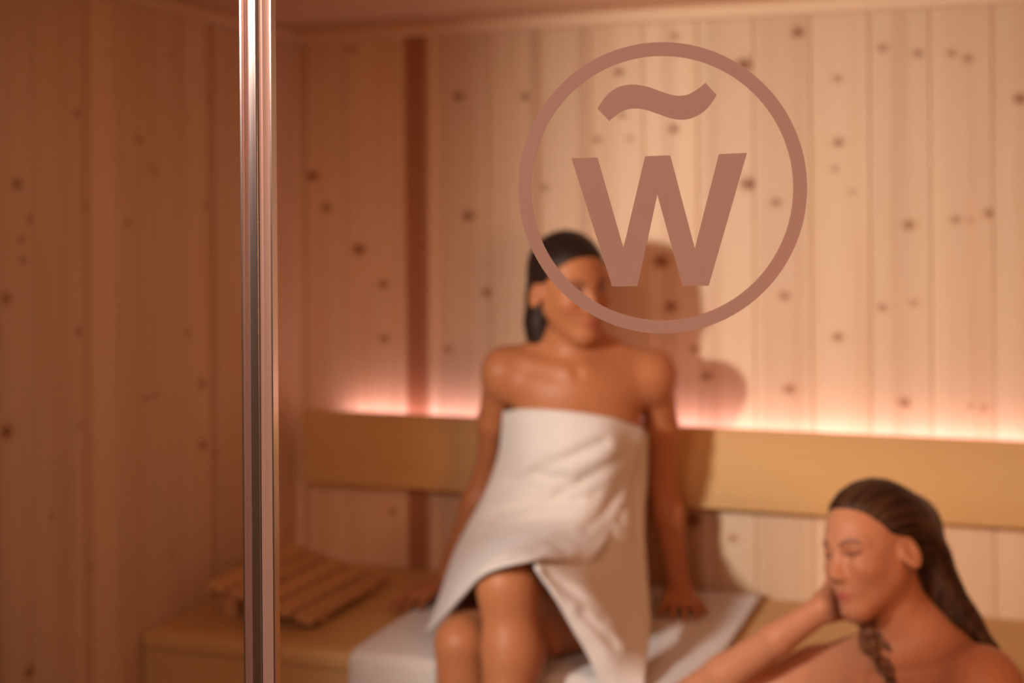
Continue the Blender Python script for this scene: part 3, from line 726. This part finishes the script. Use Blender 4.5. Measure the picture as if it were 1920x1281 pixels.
# ------------------------------------------------------------------ the woman resting her head on her hand
B = SDF((-0.95, 1.66, -0.01), (0.20, 2.72, 1.38), R3)
H2 = W(1636, 1028, 2.32); s2 = .89
F2 = frame((-.65, -.76, .01), roll=radians(-14))
rs2, ls2 = W(1528, 1276, 2.43), W(1846, 1287, 2.24)
ax2 = ls2 - rs2; ax2[2] = 0; ax2 /= np.linalg.norm(ax2); T2 = np.stack([ax2, np.cross((0, 0, 1), ax2), (0, 0, 1)], 1); fr2 = -T2[:, 1]
nb2 = W(1722, 1222, 2.345); uc2 = (rs2 + ls2) / 2 + np.array((0, 0, -.035)) + fr2 * .0
B.cone(nb2 - (0, 0, .04), H2 + F2 @ np.array((0, -.022, -.060)), .056, .046, .03)
B.ell(uc2, (.140, .078, .075), T2, .04)
ch2 = uc2 + np.array((0, 0, -.09)); wa2 = uc2 + np.array((.0, .0, -.235)); pe2 = uc2 + np.array((.01, .0, -.40)); pe2[2] = .45 + .108
B.ell(ch2, (.135, .095, .125), T2, .05); B.ell(wa2, (.112, .085, .14), T2, .05); B.ell(pe2, (.165, .115, .105), T2, .05); B.ell(pe2 + (0, 0, .09), (.135, .10, .12), T2, .05)
for sx in (-1, 1): B.ell(ch2 + ax2 * sx * .066 + fr2 * .062 + np.array((0, 0, -.03)), (.052, .048, .052), T2, .03)
B.cone(rs2, uc2 + (0, 0, .035), .044, .05, .05); B.cone(ls2, uc2 + (0, 0, .035), .044, .05, .05)
for a in (rs2, ls2):
    B.cone(nb2 + np.array((0, 0, .035)) - fr2 * .015, nb2 + (a - nb2) * .86 + np.array((0, 0, .013)) - fr2 * .008, .033, .026, .045); B.ell(a - np.array((0, 0, .010)), (.044, .046, .054), T2, .035)
no2 = uc2 + fr2 * .072 + np.array((0, 0, .056))
for a in (rs2, ls2): B.cone(no2 + (a - no2) * .08, no2 + (a - no2) * .85 + np.array((0, 0, .026)) + fr2 * .012, .0075, .0085, .016)
# right arm: elbow on the upper bench, hand against the far cheek
wr3 = H2 + F2 @ np.array((.062, .090, -.098)); wr3 = W(1545, 1139, 2.33)
el3 = W(1272, 1326, 2.42)
B.chain([rs2, rs2 * .5 + el3 * .5 + np.array((0, .0, -.004)), el3], [.043, .039, .035], .025)
B.chain([el3, el3 * .66 + wr3 * .34, el3 * .3 + wr3 * .7, wr3], [.034, .034, .027, .0215], .012)
hd = W(1612, 1120, 2.43) - wr3
hand(B, wr3, hd, np.array((-.6, .3, -.55)), 1, .92, (25, 45, 35), 3)
# left arm, hand in the lap; legs down over the lower bench
el4 = ls2 + np.array((.03, -.03, -.27)); wr4 = el4 + np.array((-.17, -.14, -.065))
B.chain([ls2, (ls2 + el4) / 2, el4], [.046, .041, .035], .025); B.chain([el4, el4 * .66 + wr4 * .34, wr4], [.034, .034, .023], .015)
hand(B, wr4, (-.75, -.6, -.2), (-.1, -.1, 1), 1, .95, (12, 18, 12), 4)
for sx in (-1, 1):
    hp2 = pe2 + ax2 * sx * .088 + fr2 * .02; kn2 = hp2 + np.array((-.20, -.34, .0)) + ax2 * sx * .02; kn2[2] = .52; an2 = kn2 + np.array((-.03, -.05, -.425)); an2[2] = .082
    if sx < 0: kn2 = el3 + np.array((.01, -.01, -.088)); an2 = np.array((kn2[0] - .03, 2.33, .533))    # raised knee that carries the elbow
    B.chain([hp2, (hp2 + kn2) / 2, kn2], [.088, .074, .056], .03); B.chain([kn2, kn2 * .68 + an2 * .32 + np.array((.008, .016, 0)), an2], [.055, .053, .032], .02)
    foot(an2, (-.5, -.86, 0), (0, 0, -1))
head(B, H2, F2, s2, True)
v, q = B.mesh(); v = relax(v, q, 2)
m_ = (v[:, 1] > 2.05) & (v[:, 2] > .36); v[m_, 2] = np.maximum(v[m_, 2], .4506); v[:, 1] = np.minimum(v[:, 1], YBF - .002)
SK2 = (0.51, 0.208, 0.10)
p2 = tag(empty('person', (pe2[0], pe2[1], .45)), 'person with long wet brown hair, eyes closed, head resting on hand, lower right', 'person')
tone2 = face_tone(v, H2, F2, s2, SK2, (.42, .075, .065), True)
body2 = child_np(p2, 'body', v, q, M_skin, ('tone', 'c', tone2)); del B
bv = BVHTree.FromPolygons([tuple(x) for x in v], [tuple(int(i) for i in f) for f in q])
Hs = SDF(H2 - np.array((.17, .17, .30)), H2 + np.array((.30, .22, .16)), .0028)
hair_cap(Hs, H2, F2, s2, HAIRLINE)
def strip(pts, r0, r1, n=1, k=.02): Hs.chain(pts, r0, k)
Hs.chain([W(1697, 985, 2.38), W(1736, 1050, 2.375), W(1767, 1110, 2.36), W(1803, 1165, 2.345), W(1862, 1218, 2.33)], [.043, .035, .027, .024, .011], .03)
Hs.chain([W(1690, 1000, 2.42), W(1732, 1080, 2.42), W(1775, 1150, 2.40), W(1822, 1210, 2.39), W(1850, 1300, 2.39)], [.050, .041, .033, .027, .014], .03)
Hs.chain([W(1700, 990, 2.43), W(1712, 1100, 2.43), W(1745, 1180, 2.43)], [.055, .045, .03], .03)
for i in range(11):                                        # loose wet strands along the tail
    o = (i - 5) * 3.2
    Hs.chain([W(1718 + o * .4, 1010, 2.352), W(1743 + o, 1062, 2.345), W(1772 + o * .9, 1112, 2.333), W(1808 + o * .7, 1166, 2.322), W(1866 + o * .3, 1222, 2.315)], [.006, .0065, .006, .005, .003], .006)
v, q = Hs.mesh(); v = relax(v, q, 1)
child_np(p2, 'hair', v, q, M_hair2, ('strand', 'v', strands(v, H2, F2)))
# damp curled lock coming forward under the jaw and lying on the collarbone
def on_body(px, py, lift):
    d = ray(px, py); hit = bv.ray_cast(Vector(CAM), Vector(d).normalized())
    return (np.array(hit[0]) - d / np.linalg.norm(d) * lift) if hit[0] is not None else W(px, py, 2.25)
path = [(1622, 1168), (1632, 1190), (1645, 1212), (1658, 1235), (1666, 1258), (1676, 1284)]
ctr = [on_body(x, y, .006) for x, y in path]
for k in (2, 1, 0): ctr[k] = W(*path[k], ctr[k + 1][1] + .008)
zmin = min(c[1] for c in ctr)
Hs = SDF(np.min(ctr, 0) - .06, np.max(ctr, 0) + .06, .0016)
N = 40; cc = cr_mat(len(ctr), N) @ np.array(ctr)
for j in range(20):
    pts = []; o1, o2, o3 = random.uniform(0, 6), random.uniform(3, 8), random.uniform(-1, 1)
    for i in range(N):
        t = i / (N - 1); wd = .008 + .016 * math.sin(pi * min(1, t * 1.1))
        pts.append(cc[i] + RT * (wd * o3 + .0045 * sin(o2 * 2.2 * t + o1)) + FW * (.002 + .003 * sin(o1 + 7 * t)) + UP * .003 * sin(o2 * t * 3 + j))
    Hs.chain(pts, [.0019 - .0008 * i / (N - 1) for i in range(N)], .0015)
v, q = Hs.mesh()
child_np(p2, 'hair_lock', v, q, M_hair3, ('strand', 'v', strands(v, None, None)))
# white towel round her chest, below the picture's lower edge
tw = []
for z, gx, gy in ((-.085, .144, .118), (-.13, .144, .116), (-.20, .134, .104), (-.28, .142, .108), (-.36, .178, .130), (-.405, .186, .138)):
    tw.append([uc2 + np.array((0, 0, z)) + ax2 * gx * cos(2 * pi * k / 16) + fr2 * (gy * sin(2 * pi * k / 16) + .012) for k in range(17)])
a = grid(tw, 40, 65).reshape(-1, 3)
a[:, 2] = np.maximum(a[:, 2], .462)
cloth('towel_wrap', a - np.array(p2.location), grid_faces(40, 65), M_towel, 0.007, 1.0, p2)
